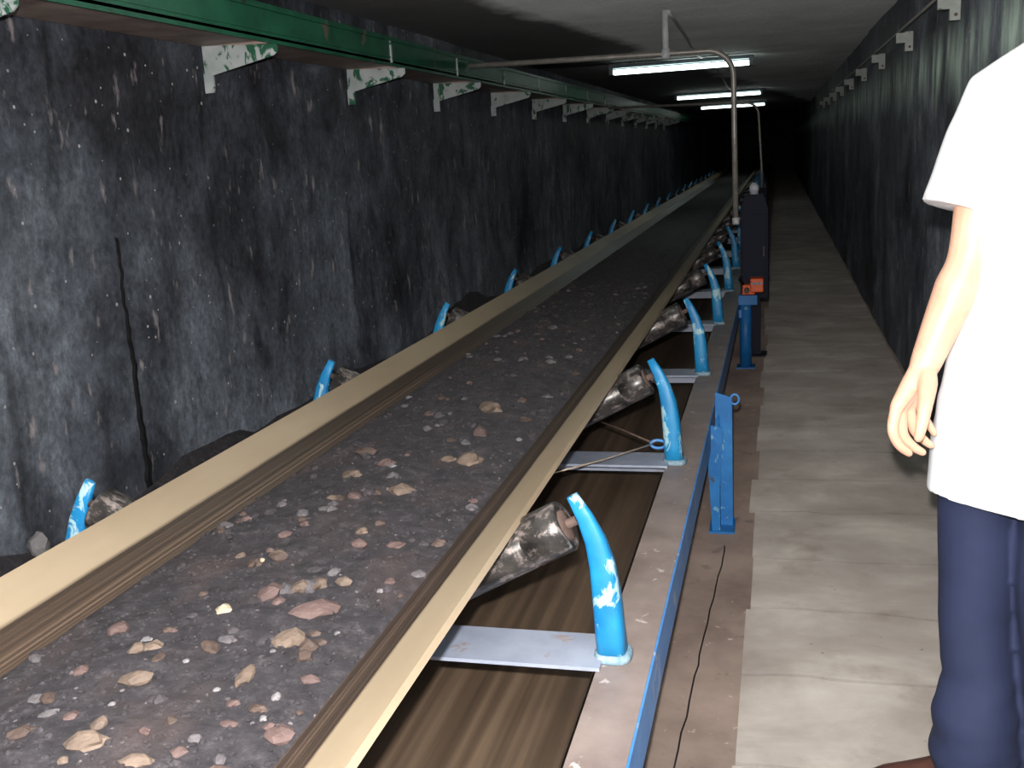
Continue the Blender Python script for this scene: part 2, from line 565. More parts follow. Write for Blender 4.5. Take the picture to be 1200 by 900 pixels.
# spilled ore lying along the foot of the left wall
vs, fs = [], []
ny, nx = 130, 12
for i in range(ny + 1):
    y = 0.2 + 14 * (i / ny)
    for j in range(nx + 1):
        u = j / nx
        x = XL + 0.02 + 0.42 * u
        z = (0.31 * (1 - u) ** 1.3 + 0.05 * noise.fractal(Vector((x * 5, y * 3, 1)), 1, 2, 4)) * (1 if u < 0.999 else 0) * (0.8 + 0.5 * noise.noise(Vector((0, y * 0.8, 0))))
        vs.append((x, y, max(0.002, z)))
for i in range(ny):
    for j in range(nx):
        a = i * (nx + 1) + j
        fs.append((a, a + nx + 1, a + nx + 2, a + 1))
b = MB().add(vs, fs, True)
tag(b.build('spilled_ore', 'fines'), 'dark ore spillage heaped along the foot of the left wall', 'spillage', kind='stuff')

# ------------------------------------------------------------------ conveyor
CX = -0.85
PROF = [(-0.398, 0.663), (-0.32, 0.622), (-0.24, 0.580), (-0.17, 0.546), (-0.12, 0.534), (0.0, 0.531),
        (0.12, 0.534), (0.17, 0.546), (0.24, 0.580), (0.32, 0.622), (0.398, 0.663)]
ybs = [-2.0 + 0.3 * k for k in range(0, 60)] + [16 + 2.0 * k for k in range(14)]
rings = []
for y in ybs:
    up = [(CX + x, y, z) for x, z in PROF]
    dn = [(CX + x * 1.003 + (0.004 if x > 0.1 else (-0.004 if x < -0.1 else 0)), y, z - 0.0105) for x, z in reversed(PROF)]
    rings.append(up + dn)
tag(MB().loft(rings, smooth=False).build('conveyor_belt', 'belt', org=(CX, 0, 0.53)),
    'troughed rubber conveyor belt with tan dusty edges carrying dark ore', 'conveyor belt')

rb = MB()
rings = []
for y in ybs:
    rings.append([(-1.313, y, 0.20), (-0.387, y, 0.20), (-0.387, y, 0.190), (-1.313, y, 0.190)])
tag(rb.loft(rings, smooth=False).build('return_belt', 'return_belt', org=(CX, 0, 0.19)),
    'flat brown streaked return belt running beneath the troughed belt', 'conveyor belt')


def stringer(xo, xi, label):
    s = 1 if xo > xi else -1
    root = empty('conveyor_stringer', (xo, 0, 0.295))
    t = 0.009
    MB().box((min(xi, xo - s * 0.004), -2, 0.386), (max(xi, xo - s * 0.004), 44, 0.395)).build('top_flange', 'stringer_top', root)
    MB().box((min(xo, xo - s * t), -2, 0.296), (max(xo, xo - s * t), 44, 0.3935)).build('web', 'stringer_web', root)
    MB().box((min(xi, xo - s * t), -2, 0.295), (max(xi, xo - s * t), 44, 0.304)).build('bottom_flange', 'stringer_top', root)
    tag(root, label, 'steel beam')
    return root


stringer(-0.215, -0.312, 'long grey steel channel with blue outer face along the walkway side of the conveyor')
stringer(-1.485, -1.388, 'long steel channel along the wall side of the conveyor, mostly hidden by the belt')


def ring_rect(c, u, w, hw, hd, n=14, pw=3.0):
    out = []
    for k in range(n):
        a = 2 * math.pi * k / n
        ca, sa = math.cos(a), math.sin(a)
        e = 2 / pw
        out.append(c + u * hw * math.copysign(abs(ca) ** e, ca) + w * hd * math.copysign(abs(sa) ** e, sa))
    return out


def make_idler():
    root = empty('idler_frame', (CX, 0, 0.395))
    # cross plate with a folded rear lip
    pl = MB().box((CX - 0.545, -0.065, 0.396), (CX + 0.545, 0.065, 0.403))
    pl.box((CX - 0.53, 0.058, 0.345), (CX + 0.53, 0.0645, 0.397))
    pl.build('cross_plate', 'plate', root)
    for s in (-1, 1):
        path = [(0.560, 0.398, 0.0275, 0.030), (0.556, 0.45, 0.0265, 0.028), (0.552, 0.52, 0.0255, 0.026),
                (0.546, 0.575, 0.0230, 0.020), (0.535, 0.62, 0.0190, 0.015), (0.518, 0.662, 0.0150, 0.010), (0.496, 0.702, 0.0105, 0.006)]
        rr = []
        for i, (dx, z, hw, hd) in enumerate(path):
            a = path[max(i - 1, 0)]
            c = path[min(i + 1, len(path) - 1)]
            d = Vector((c[0] - a[0], 0, c[1] - a[1])).normalized()
            u = Vector((d.z, 0, -d.x))
            p = Vector((CX + dx, 0, z))
            rr.append([Vector((CX + s * (q.x - CX), q.y, q.z)) for q in ring_rect(p, u, Vector((0, 1, 0)), hw, hd, 16, 3.6)])
        post = MB().loft(rr).build('curved_post', 'blue', root)
        rr2 = [ring_rect(Vector((CX + s * 0.560, 0, z)), Vector((1, 0, 0)), Vector((0, 1, 0)), hw, hw + 0.003, 16, 3)
               for z, hw in ((0.3955, 0.036), (0.402, 0.035), (0.409, 0.030))]
        MB().loft(rr2).build('weld_bead', 'weld', post)
        # wing roller
        d = Vector((-s * 0.885, 0, -0.465))
        e = Vector((CX + s * 0.484, 0, 0.646))
        ro = MB().lathe([(0.004, 0.030), (0.0, 0.034), (0.0, 0.044), (0.004, 0.048), (0.075, 0.048), (0.077, 0.0465), (0.081, 0.0465), (0.083, 0.048),
                         (0.296, 0.048), (0.30, 0.044), (0.30, 0.02)], e, d, 24)
        rl = ro.build('wing_roller', 'roller', root)
        MB().lathe([(-0.022, 0.009), (0.31, 0.009)], e, d, 10).build('shaft', 'rust', rl)
        MB().lathe([(-0.002, 0.010), (-0.002, 0.028), (0.006, 0.031), (0.006, 0.010)], e, d, 18).build('end_cap', 'rust', rl)
        # inner roller support
        MB().box((CX + s * 0.195 - 0.006, -0.02, 0.402), (CX + s * 0.195 + 0.006, 0.02, 0.505)).build('inner_bracket', 'blue', root)
    ro = MB().lathe([(0, 0.02), (0, 0.044), (0.004, 0.048), (0.346, 0.048), (0.35, 0.044), (0.35, 0.02)], (CX - 0.175, 0, 0.470), (1, 0, 0), 20)
    rl = ro.build('centre_roller', 'roller', root)
    MB().lathe([(-0.02, 0.009), (0.37, 0.009)], (CX - 0.175, 0, 0.470), (1, 0, 0), 8).build('shaft', 'rust', rl)
    return root


idler = make_idler()
ORD = ['', 'nearest', 'second', 'third', 'fourth', 'fifth', 'sixth', 'seventh', 'eighth']
LAB = {1: 'idler frame nearest the camera, pale flaking blue curved post and worn silver roller',
       2: 'second idler frame, bright blue curved post with the wires hooked beside it',
       3: 'third idler frame, curved post flaked white halfway up, beyond the blue braced leg',
       4: 'fourth idler frame, blue curved post beside the leg carrying the orange switch',
       5: 'fifth idler frame, darker blue curved post just past the orange switch',
       6: 'sixth idler frame, thin blue curved post in front of the navy cabinet'}
for k in range(0, 20):
    o = idler if k == 0 else copy_tree(idler)
    o.location = (CX, 0.51 + 1.192 * k, 0.395)
    if k == 0:
        tag(o, 'idler frame under the belt at the bottom edge of the picture', 'conveyor idler', 'idler frames carrying the belt')
    else:
        tag(o, LAB.get(k, 'far idler frame in the dark stretch beyond the navy cabinet'), 'conveyor idler', 'idler frames carrying the belt')


# support leg with tapered gusset
def leg_one(y, label):
    r = empty('support_stand', (-0.175, y, 0))
    MB().prism([(-0.202, 0), (-0.147, 0), (-0.147, 0.452), (-0.160, 0.466), (-0.203, 0.480)], 1, y - 0.004, y + 0.004).build('post_plate', 'blue_leg', r)
    MB().box((-0.155, y, 0), (-0.147, y + 0.06, 0.45)).build('post_flange', 'blue_leg', r)
    MB().prism([(-0.214, 0), (-0.196, 0), (-0.176, 0.372), (-0.232, 0.383)], 1, y - 0.062, y - 0.054).build('gusset_plate', 'blue_leg', r)
    MB().prism([(y - 0.055, 0.0), (y - 0.004, 0.0), (y - 0.004, 0.40), (y - 0.055, 0.375)], 0, -0.196, -0.188).build('rib_plate', 'blue_leg', r)
    MB().box((-0.2165, y - 0.03, 0.30), (-0.19, y + 0.02, 0.345)).build('beam_clip', 'stringer_web', r)
    MB().box((-0.225, y - 0.07, 0.0), (-0.14, y + 0.07, 0.008)).build('foot_plate', 'blue_leg', r)
    p = [(-0.138 + 0.014 * math.cos(a), y - 0.002, 0.456 + 0.017 * math.sin(a)) for a in [2 * math.pi * i / 16 for i in range(17)]]
    MB().tube(p, 0.004, 8, caps=False).build('cord_eye', 'stringer_web', r)
    return tag(r, label, 'support leg')


leg_one(3.42, 'blue braced steel leg with an eye ring on top, beside the walkway')
y = 6.06
r = empty('switch_post', (-0.179, y, 0))
MB().lathe([(0, 0.034), (0.374, 0.034)], (-0.179, y, 0), (0, 0, 1), 20).build('post', 'blue_leg', r)
MB().box((-0.23, y - 0.055, 0.0), (-0.125, y + 0.055, 0.008)).build('foot_plate', 'blue_leg', r)
MB().box((-0.219, y - 0.05, 0.374), (-0.109, y + 0.05, 0.432)).build('mounting_shelf', 'blue_leg', r, bevel=0.004)
MB().box((-0.2155, y - 0.035, 0.30), (-0.20, y + 0.03, 0.345)).build('beam_clip', 'stringer_web', r)
MB().lathe([(0, 0.006), (0, 0.011), (0.006, 0.011), (0.008, 0.006)], (-0.175, y - 0.034, 0.355), (0, -1, 0), 6).build('bolt', 'weld', r)
tag(r, 'round blue post standing below the orange switch', 'support leg')
r = empty('pull_cord_switch', (-0.155, y, 0.432))
MB().box((-0.196, y - 0.04, 0.433), (-0.125, y + 0.045, 0.492)).build('housing', 'orange', r, bevel=0.006)
MB().box((-0.150, y - 0.062, 0.450), (-0.076, y + 0.03, 0.530)).build('cover', 'orange', r, bevel=0.006)
MB().box((-0.148, y - 0.066, 0.497), (-0.080, y - 0.0615, 0.506)).build('rib', 'weld', r)
MB().tube([(-0.19, y - 0.02, 0.49), (-0.21, y - 0.045, 0.525), (-0.20, y - 0.07, 0.545)], 0.009, 8).build('lever', 'black', r)
MB().lathe([(0, 0.016), (0.03, 0.016), (0.034, 0.01)], (-0.17, y - 0.04, 0.462), (0, -1, 0), 12).build('gland', 'rust', r)
tag(r, 'orange pull-cord switch box on the blue post', 'switch')

# wires hooked to the second idler
e2 = Vector((-0.338, 2.90, 0.447))
r = empty('hooked_wire', e2)
p = [e2 + Vector((0.022 * math.cos(a), 0.0, 0.012 * math.sin(a))) for a in [2 * math.pi * i / 18 for i in range(19)]]
MB().tube(p, 0.0045, 8, caps=False).build('eye_ring', 'stringer_web', r)
wl = at(640, 560, 1, 2.74)
MB().tube([e2 + Vector((-0.02, -0.004, 0)), e2.lerp(Vector((-0.62, 2.62, 0.435)), 0.5) + Vector((0, 0, -0.002)), (-0.62, 2.62, 0.435)], 0.0028, 6).build('wire', 'wire', r)
MB().tube([e2 + Vector((-0.02, 0.004, 0.004)), (-0.46, 3.03, 0.452), (-0.62, 3.20, 0.456)], 0.0034, 6).build('wire', 'rust', r)
tag(r, 'pair of thin wires hooked to a small blue eye at the second curved post', 'wire')

# control cabinet
y = 6.42
r = empty('control_cabinet', (-0.13, y, 0))
MB().prism([(-0.215, 0.36), (-0.05, 0.36), (-0.05, 0.90), (-0.075, 0.985), (-0.19, 0.985), (-0.215, 0.90)], 1, y - 0.07, y + 0.11).build('body', 'navy', r, bevel=0.006)
MB().box((-0.20, y - 0.076, 0.40), (-0.065, y - 0.069, 0.87)).build('door', 'navy', r, bevel=0.002)
MB().box((-0.083, y - 0.083, 0.62), (-0.073, y - 0.075, 0.68)).build('latch', 'rust', r)
MB().box((-0.16, y - 0.02, 0.0), (-0.10, y + 0.04, 0.362)).build('stand', 'navy', r)
MB().box((-0.20, y - 0.06, 0.0), (-0.06, y + 0.09, 0.008)).build('foot_plate', 'navy', r)
MB().lathe([(0, 0.026), (0.02, 0.026), (0.022, 0.03), (0.05, 0.028), (0.066, 0.016), (0.07, 0.004)], (-0.135, y, 0.984), (0, 0, 1), 16).build('signal_lamp', 'lens', r)
tag(r, 'dark navy control cabinet standing behind the orange switch', 'cabinet')

# ------------------------------------------------------------------ ore on the belt
OX0, OX1 = CX - 0.268, CX + 0.268


def ore_z(x, y):
    u = (x - CX) / 0.268
    base = 0.590 + 0.022 * (1 - u * u)
    n = 0.010 * noise.fractal(Vector((x * 9, y * 9, 0)), 1.0, 2.0, 5) + 0.004 * noise.noise(Vector((x * 60, y * 60, 2)))
    return base + n * min(1, (1 - abs(u)) * 6)


ys = []
y = -0.3
while y < 40:
    ys.append(y)
    y += 0.011 if 0.7 < y < 3.5 else (0.022 if y < 6 else (0.06 if y < 12 else 0.4))
nx = 44
vs, fs = [], []
for y in ys:
    for j in range(nx + 1):
        x = OX0 + (OX1 - OX0) * j / nx
        vs.append((x, y, ore_z(x, y) - (0.012 if j in (0, nx) else 0)))
for i in range(len(ys) - 1):
    for j in range(nx):
        a = i * (nx + 1) + j
        fs.append((a, a + 1, a + nx + 2, a + nx + 1))
ore = MB().add(vs, fs, True)


def rock_mesh(seed, sub=2, flat=1.0):
    bm = bmesh.new()
    bmesh.ops.create_icosphere(bm, subdivisions=sub, radius=1.0)
    for v in bm.verts:
        d = v.co.normalized()
        k = 1 + 0.42 * noise.noise(d * 1.1 + Vector((seed * 3.7, 0, 0))) + 0.22 * noise.noise(d * 2.6 + Vector((0, seed * 5.1, 0)))
        v.co = d * k
    vs = [tuple(v.co) for v in bm.verts]
    fs = [tuple(v.index for v in f.verts) for f in bm.faces]
    bm.free()
    return vs, fs


# fine gravel joined into the fines
small = [rock_mesh(40 + i, 1) for i in range(6)]
for i in range(4200):
    y = 0.75 + 6.5 * (R.random() ** 1.7)
    x = R.uniform(OX0 + 0.015, OX1 - 0.015)
    s = R.uniform(0.0025, 0.0065)
    vv, ff = small[i % 6]
    a = R.uniform(0, 6.28)
    ca, sa = math.cos(a) * s, math.sin(a) * s
    z = ore_z(x, y)
    ore.add([(x + px * ca - py * sa, y + px * sa + py * ca, z + pz * s * 0.7) for px, py, pz in vv], ff)
tag(ore.build('ore_fines', 'fines', org=(CX, 0, 0.59)), 'dark fine ore and gravel filling the trough of the belt', 'ore', kind='stuff')

rock_me = {}
for c in ('tan', 'pink', 'grey', 'pale', 'brown', 'dark', 'white'):
    for sd in range(5):
        vv, ff = rock_mesh(sd + 1, 2)
        b = MB().add(vv, ff, False)
        rock_me[c, sd] = b.mesh('ore_lump', 'rock_' + c)

GROUP = 'ore lumps on the belt'
ANCHOR = []


def lump(px, py, w, h, c, ang=0.0, label=None):
    """w, h: size in the photograph (pixels)"""
    p = at(px, py, 2, 0.607)
    if not (OX0 + 0.01 < p.x < OX1 - 0.01):
        return
    dist = (p - Vector((0, 0, CH))).length
    sx = w * dist / 1200 / 2
    sy = h * dist / 1200 / 2 * 1.45
    place(p.x, p.y, sx, sy, c, ang, label)


def place(x, y, sx, sy, c, ang, label=None):
    o = bpy.data.objects.new('ore_lump', rock_me[c, R.randrange(5)])
    COL.objects.link(o)
    hz = min(sx, sy) * 0.62
    o.location = (x, y, ore_z(x, y) + hz * 0.15)
    o.scale = (sx, sy, hz)
    o.rotation_euler = (R.uniform(-0.15, 0.15), R.uniform(-0.15, 0.15), ang)
    size = 'big' if max(sx, sy) > 0.02 else 'small'
    names = dict(tan='tan', pink='pinkish', grey='grey', pale='cream', brown='brown', dark='dark grey', white='whitish')
    if label is None:
        best = None
        for (lx, ly, nick) in ANCHOR:
            dd = math.hypot((x - lx) * 1.0, (y - ly) * 0.6)
            if best is None or dd < best[0]:
                best = (dd, x - lx, y - ly, nick)
        if y > 3.1:
            where = 'on the dim far stretch of belt, %s side' % ('left' if x < CX - 0.09 else ('right' if x > CX + 0.09 else 'middle'))
        else:
            _, dx, dy, nick = best
            if abs(dx) > abs(dy) * 0.6:
                where = ('left of ' if dx < 0 else 'right of ') + nick
            else:
                where = ('beyond ' if dy > 0 else 'nearer than ') + nick
        label = '%s %s ore lump %s' % (size, names[c], where)
    tag(o, label, 'rock', GROUP)


BIG = [(370, 713, 62, 20, 'pink', 0.45, 'long pink slab of ore, the longest lump near the middle of the belt'),
       (263, 720, 18, 16, 'pale', 0.3, 'bright cream lump, the palest stone on the near belt'),
       (340, 752, 38, 22, 'tan', 0.2, 'tan crumbly ore lump just below the long pink slab'),
       (317, 700, 24, 26, 'pink', 0, 'dull pinkish ore lump left of the long pink slab'),
       (352, 693, 20, 14, 'tan', 0, None), (375, 688, 20, 18, 'tan', 0, 'tan ore lump touching the far end of the long pink slab'),
       (288, 793, 20, 26, 'tan', 0.1, 'upright tan ore lump with pink base, alone left of centre'),
       (328, 855, 30, 26, 'pink', 0.1, 'rounded pinkish ore lump close to the near right belt edge'),
       (315, 847, 13, 12, 'pink', 0, None), (267, 847, 28, 9, 'pink', -0.2, None), (273, 822, 18, 9, 'pink', 0.1, None),
       (302, 827, 24, 12, 'brown', 0, None), (180, 762, 20, 18, 'tan', 0, None), (163, 768, 20, 14, 'tan', 0.2, None),
       (187, 777, 12, 16, 'brown', 0, None), (163, 803, 36, 18, 'tan', 0.1, 'smooth tan bean-shaped ore lump on the near left of the belt'),
       (140, 740, 22, 14, 'pink', 0.2, None), (83, 840, 15, 14, 'pink', 0, None),
       (103, 876, 46, 20, 'tan', 0.2, 'large tan ore lump at the lower left of the belt'),
       (117, 855, 18, 15, 'tan', 0, None), (163, 893, 42, 14, 'tan', 0.1, 'flat tan ore lump cut by the bottom edge of the picture'),
       (97, 792, 16, 14, 'pink', 0, None), (210, 880, 18, 12, 'pink', 0.4, None), (328, 655, 20, 14, 'tan', 0, None),
       (282, 653, 12, 9, 'tan', 0, None), (307, 661, 8, 6, 'pale', 0, None), (357, 616, 12, 9, 'pink', 0, None),
       (75, 893, 12, 9, 'tan', 0, None), (197, 740, 10, 10, 'brown', 0, None),
       (471, 577, 30, 17, 'tan', 0.4, 'crescent-shaped tan ore lump halfway along the lit part of the belt'),
       (390, 587, 14, 6, 'tan', 0, None), (380, 600, 14, 8, 'grey', 0, None), (424, 624, 16, 12, 'tan', 0, None),
       (421, 640, 20, 12, 'pink', 0, None), (463, 636, 24, 8, 'pink', 0.2, None), (328, 656, 20, 14, 'brown', 0, None),
       (404, 684, 18, 12, 'tan', 0, None), (457, 677, 13, 13, 'pink', 0, None), (363, 788, 24, 12, 'pink', 0, None),
       (377, 751, 12, 9, 'brown', 0, None), (369, 740, 14, 9, 'brown', 0, None), (513, 631, 14, 8, 'brown', 0, None),
       (550, 538, 32, 18, 'tan', 0, 'pale tan ore lump farthest up the belt on the right'),
       (575, 482, 28, 18, 'tan', 0, 'round brownish tan ore lump near where the belt darkens'),
       (563, 510, 20, 20, 'pink', 0.6, None), (613, 425, 14, 9, 'grey', 0, None), (645, 425, 14, 6, 'grey', 0, None),
       (502, 488, 12, 10, 'pink', 0, None), (515, 490, 12, 9, 'grey', 0, None), (412, 557, 26, 12, 'tan', 0, 'flat tan ore lump on the left of the belt midway up'),
       (430, 536, 24, 14, 'brown', 0, None), (453, 547, 22, 12, 'pink', 0, None), (525, 538, 20, 8, 'tan', 0, None),
       (545, 520, 14, 12, 'grey', 0, None), (633, 512, 10, 26, 'brown', -0.6, None), (608, 512, 8, 6, 'white', 0, None),
       (648, 387, 10, 8, 'grey', 0, None), (667, 418, 10, 5, 'grey', 0, None), (445, 690, 8, 7, 'white', 0, None),
       (395, 738, 8, 6, 'white', 0, None), (320, 765, 8, 6, 'white', 0, None), (132, 828, 8, 7, 'white', 0, None),
       (219, 780, 7, 6, 'white', 0, None), (308, 838, 9, 7, 'white', 0, None), (323, 815, 12, 9, 'white', 0, None)]
NICK = {(370, 713): 'the long pink slab', (263, 720): 'the bright cream lump', (340, 752): 'the tan crumbly lump', (288, 793): 'the upright tan lump',
        (328, 855): 'the rounded pinkish lump', (163, 803): 'the bean-shaped tan lump', (103, 876): 'the large tan lump at lower left', (163, 893): 'the flat tan lump at the picture edge',
        (471, 577): 'the crescent-shaped tan lump', (550, 538): 'the pale tan lump farthest up', (575, 482): 'the round brownish tan lump', (412, 557): 'the flat tan lump midway up'}
for (px, py), nk in NICK.items():
    q = at(px, py, 2, 0.607)
    ANCHOR.append((q.x, q.y, nk))
for a in BIG:
    lump(*a)
ps = bpy.data.objects.new('stone', rock_me['white', 2])
COL.objects.link(ps)
q = at(46, 640, 0, XL + 0.06)
ps.location = (q.x, q.y, q.z)
ps.scale = (0.03, 0.03, 0.045)
tag(ps, 'pale stone resting on the spillage at the left wall', 'rock')
for i in range(215):
    y = 0.85 + 4.6 * (R.random() ** 1.35)
    x = R.uniform(OX0 + 0.025, OX1 - 0.02)
    s = R.uniform(0.0055, 0.013) * (1.15 if R.random() < 0.2 else 1)
    c = R.choice(['dark', 'dark', 'dark', 'grey', 'grey', 'brown', 'brown', 'pink', 'white' if R.random() < 0.4 else 'grey'])
    if c == 'white':
        s *= 0.6
    place(x, y, s * R.uniform(0.9, 1.5), s * R.uniform(0.9, 1.4), c, R.uniform(0, 3.1))

# ------------------------------------------------------------------ left cable trunking on brackets
XT = -1.835
r = empty('cable_trunking', (-2.0, 0, 1.756))
MB().box((XL + 0.012, -2, 1.770), (XT, 44, 1.780)).build('bottom_plate', 'tray_under', r)
MB().box((XT - 0.006, -2, 1.756), (XT, 44, 1.872)).build('side_plate', 'green', r)
MB().box((XL + 0.012, -2, 1.872), (XT + 0.008, 44, 1.892)).build('lid', 'green', r)
MB().box((XT, -2, 1.793), (XT + 0.004, 44, 1.799)).build('side_rib', 'green', r)
for k in range(0, 7):
    yy = 4.95 + 1.1 * k
    MB().box((XT, yy - 0.008, 1.77), (XT + 0.007, yy + 0.008, 1.88)).build('joint_strap', 'bracket', r)
tag(r, 'green painted cable trunking running along the top of the left wall', 'cable tray')
br = empty('trunking_bracket', (XL, 0, 1.785))
bb = MB().prism([(XL + 0.012, 1.769), (XT + 0.012, 1.755), (XT + 0.012, 1.728), (XT - 0.006, 1.714), (XL + 0.050, 1.660), (XL + 0.012, 1.650)], 1, -0.006, 0.0)
bb.build('gusset_plate', 'bracket', br)
MB().box((XL + 0.006, -0.006, 1.595), (XL + 0.046, 0.004, 1.672)).build('wall_leg', 'bracket', br)
MB().box((XL + 0.012, -0.004, 1.7595), (XT - 0.008, 0.035, 1.7695)).build('seat_flange', 'tray_under', br)
BL = {0: 'flaking white bracket under the green trunking at the top left corner',
      1: 'largest fully visible white and green flaking bracket below the trunking',
      2: 'second full white bracket with green flakes below the trunking',
      3: 'third full trunking bracket, greener and dimmer than the two before it',
      4: 'fourth full trunking bracket, small and dim'}
for k in range(0, 14):
    o = br if k == 0 else copy_tree(br)
    o.location = (XL, 2.31 + 1.4 * k, 1.785)
    tag(o, BL.get(k, 'tiny far bracket under the dark end of the trunking'), 'bracket', 'brackets under the green trunking')

# right wall brackets and the thin rod on them
br = empty('wall_bracket', (XR, 0, 1.70))
MB().box((XR - 0.042, -0.012, 1.700), (XR - 0.004, 0.012, 1.795)).build('wall_leg', 'bracket_far', br)
MB().box((XR - 0.085, -0.012, 1.742), (XR - 0.041, 0.012, 1.790)).build('arm', 'bracket_far', br)
MB().lathe([(0, 0.007), (0.006, 0.007)], (XR - 0.02, -0.012, 1.72), (0, -1, 0), 6).build('bolt', 'rust', br)
RL = {0: 'nearest pale stepped bracket on the right wall, at the top edge', 1: 'second pale stepped bracket on the right wall',
      2: 'third pale stepped bracket on the right wall', 3: 'fourth dim stepped bracket on the right wall',
      4: 'fifth brownish stepped bracket on the right wall'}
for k in range(0, 9):
    o = br if k == 0 else copy_tree(br)
    o.location = (XR, 4.37 + 1.43 * k, 1.70)
    tag(o, RL.get(k, 'tiny far stepped bracket on the right wall'), 'bracket', 'brackets along the right wall')
tag(MB().tube([(XR - 0.075, -1, 1.795), (XR - 0.075, 12, 1.795), (XR - 0.075, 30, 1.795)], 0.0055, 8).build('conduit_rod', 'pipe', org=(XR - 0.075, 0, 1.795)),
    'thin grey rod resting on the right wall brackets', 'conduit')

# ------------------------------------------------------------------ lamps
def make_lamp():
    r = empty('fluorescent_lamp', (-0.85, 0, 1.975))
    L = 0.645
    MB().prism([(-0.035, 2.045), (0.035, 2.045), (0.05, 2.012), (-0.05, 2.012)], 0, -0.85 - L, -0.85 + L).build('housing', 'lamp_body', r)
    for s in (-1, 1):
        MB().box((-0.85 + s * (L - 0.02) - 0.018, -0.05, 1.955), (-0.85 + s * (L - 0.02) + 0.018, 0.05, 2.018)).build('tube_holder', 'lamp_body', r)
        MB().tube([(-0.85 + s * 0.42, 0, 2.044), (-0.85 + s * 0.42, 0, ZC)], 0.008, 8).build('drop_rod', 'pipe', r)
    for s in (-1, 1):
        MB().lathe([(0, 0.012), (0.008, 0.021), (2 * L - 0.076, 0.021), (2 * L - 0.068, 0.012)], (-0.85 - L + 0.034, s * 0.026, 1.978), (1, 0, 0), 14).build('tube', 'tube', r)
    return r


lamp = make_lamp()
LL = ['nearest lit fluorescent lamp, the longest of the three in view', 'middle of the three lit fluorescent lamps',
      'farthest lit fluorescent lamp, the shortest and lowest in view', 'lit fluorescent lamp overhead, out of frame above the camera',
      'lit fluorescent lamp overhead behind the camera']
for k, yy in enumerate((9.75, 16.1, 21.3, 3.55, -2.4)):
    o = lamp if k == 0 else copy_tree(lamp)
    o.location = (-0.85, yy, 1.975)
    tag(o, LL[k], 'lamp', 'ceiling lamps in a row along the tunnel')

# conduit gantry
y = 6.28
pts = [(XT + 0.01, y, 1.84), (-1.0, y, 1.826), (-0.42, y, 1.818)]
pts += arc((-0.395, y, 1.668), 0.15, 88, 0, 10) + [(-0.243, y, 1.4), (-0.238, y, 0.83)]
r = empty('conduit_pipe', (-0.24, y, 0.83))
MB().tube(pts, 0.0165, 12).build('pipe', 'pipe', r)
MB().tube([(-0.238, y, 0.86), (-0.238, y, 0.82)], 0.022, 12).build('pipe_end_gland', 'pipe_pale', r)
MB().tube([(-0.205, y + 0.1, 0.85), (-0.25, y + 0.03, 0.845)], 0.012, 8).build('side_elbow', 'pipe', r)
MB().tube([(-0.63, y, ZC), (-0.63, y, 1.80)], 0.020, 12).build('drop_hanger', 'pipe_pale', r)
MB().tube([(-0.63, y, 1.846), (-0.63, y, 1.79)], 0.028, 12).build('clamp', 'pipe_pale', r)
tag(r, 'grey conduit pipe crossing below the ceiling and bending down to the navy cabinet', 'pipe')
y = 12.0
r = empty('conduit_pipe', (-0.17, y, 0.8))
pts = [(XT + 0.01, y, 1.75), (-0.45, y, 1.72)] + arc((-0.34, y, 1.57), 0.14, 88, 0, 8) + [(-0.17, y, 1.0), (-0.166, y, 0.78)]
MB().tube(pts, 0.014, 10).build('pipe', 'pipe', r)
MB().box((-0.22, y - 0.05, 0.3), (-0.11, y + 0.05, 0.78)).build('junction_box', 'navy', r)
MB().tube([(-0.165, y, 0), (-0.165, y, 0.3)], 0.025, 8).build('stand', 'navy', r)
tag(r, 'farther thin conduit pipe bending down in the dark beyond the lamps', 'pipe')

# lamp feed cables along the ceiling
for (ya, yb, lab) in ((6.22, 9.7, 'pale cable hanging from the ceiling hanger to the nearest lamp'),
                      (9.95, 16.0, 'pale cable sagging between the nearest and the middle lamp'),
                      (16.3, 21.2, 'pale cable between the middle and the farthest lamp')):
    n = 14
    pts = []
    for i in range(n + 1):
        u = i / n
        pts.append((-0.605 - 0.03 * u + 0.02 * math.sin(u * 5), ya + (yb - ya) * u, 2.045 - 0.05 * math.sin(math.pi * u) - (0.0 if i else 0)))
    tag(MB().tube(pts, 0.0095, 8).build('lamp_cable', 'pipe_pale', org=pts[0]), lab, 'cable')

# ------------------------------------------------------------------ the person
PC = Vector((0.468, 2.04, 0.0))
TH = math.radians(-28)
AX = Vector((math.cos(TH), math.sin(TH), 0))          # towards the person's left
FW = Vector((math.sin(TH), -math.cos(TH), 0))         # the way the person faces
UP = Vector((0, 0, 1))


def P(a, f, z):
    return PC + AX * a + FW * f + UP * z


def ell(c, a, b, n=28, ax=AX, fw=FW, pw=2.3, tilt=0.0):
    out = []
    e = 2 / pw
    for k in range(n):
        t = 2 * math.pi * k / n
        ca, sa = math.cos(t), math.sin(t)
        u = a * math.copysign(abs(ca) ** e, ca)
        out.append(c + ax * u + fw * b * math.copysign(abs(sa) ** e, sa) + UP * (tilt * u))
    return out


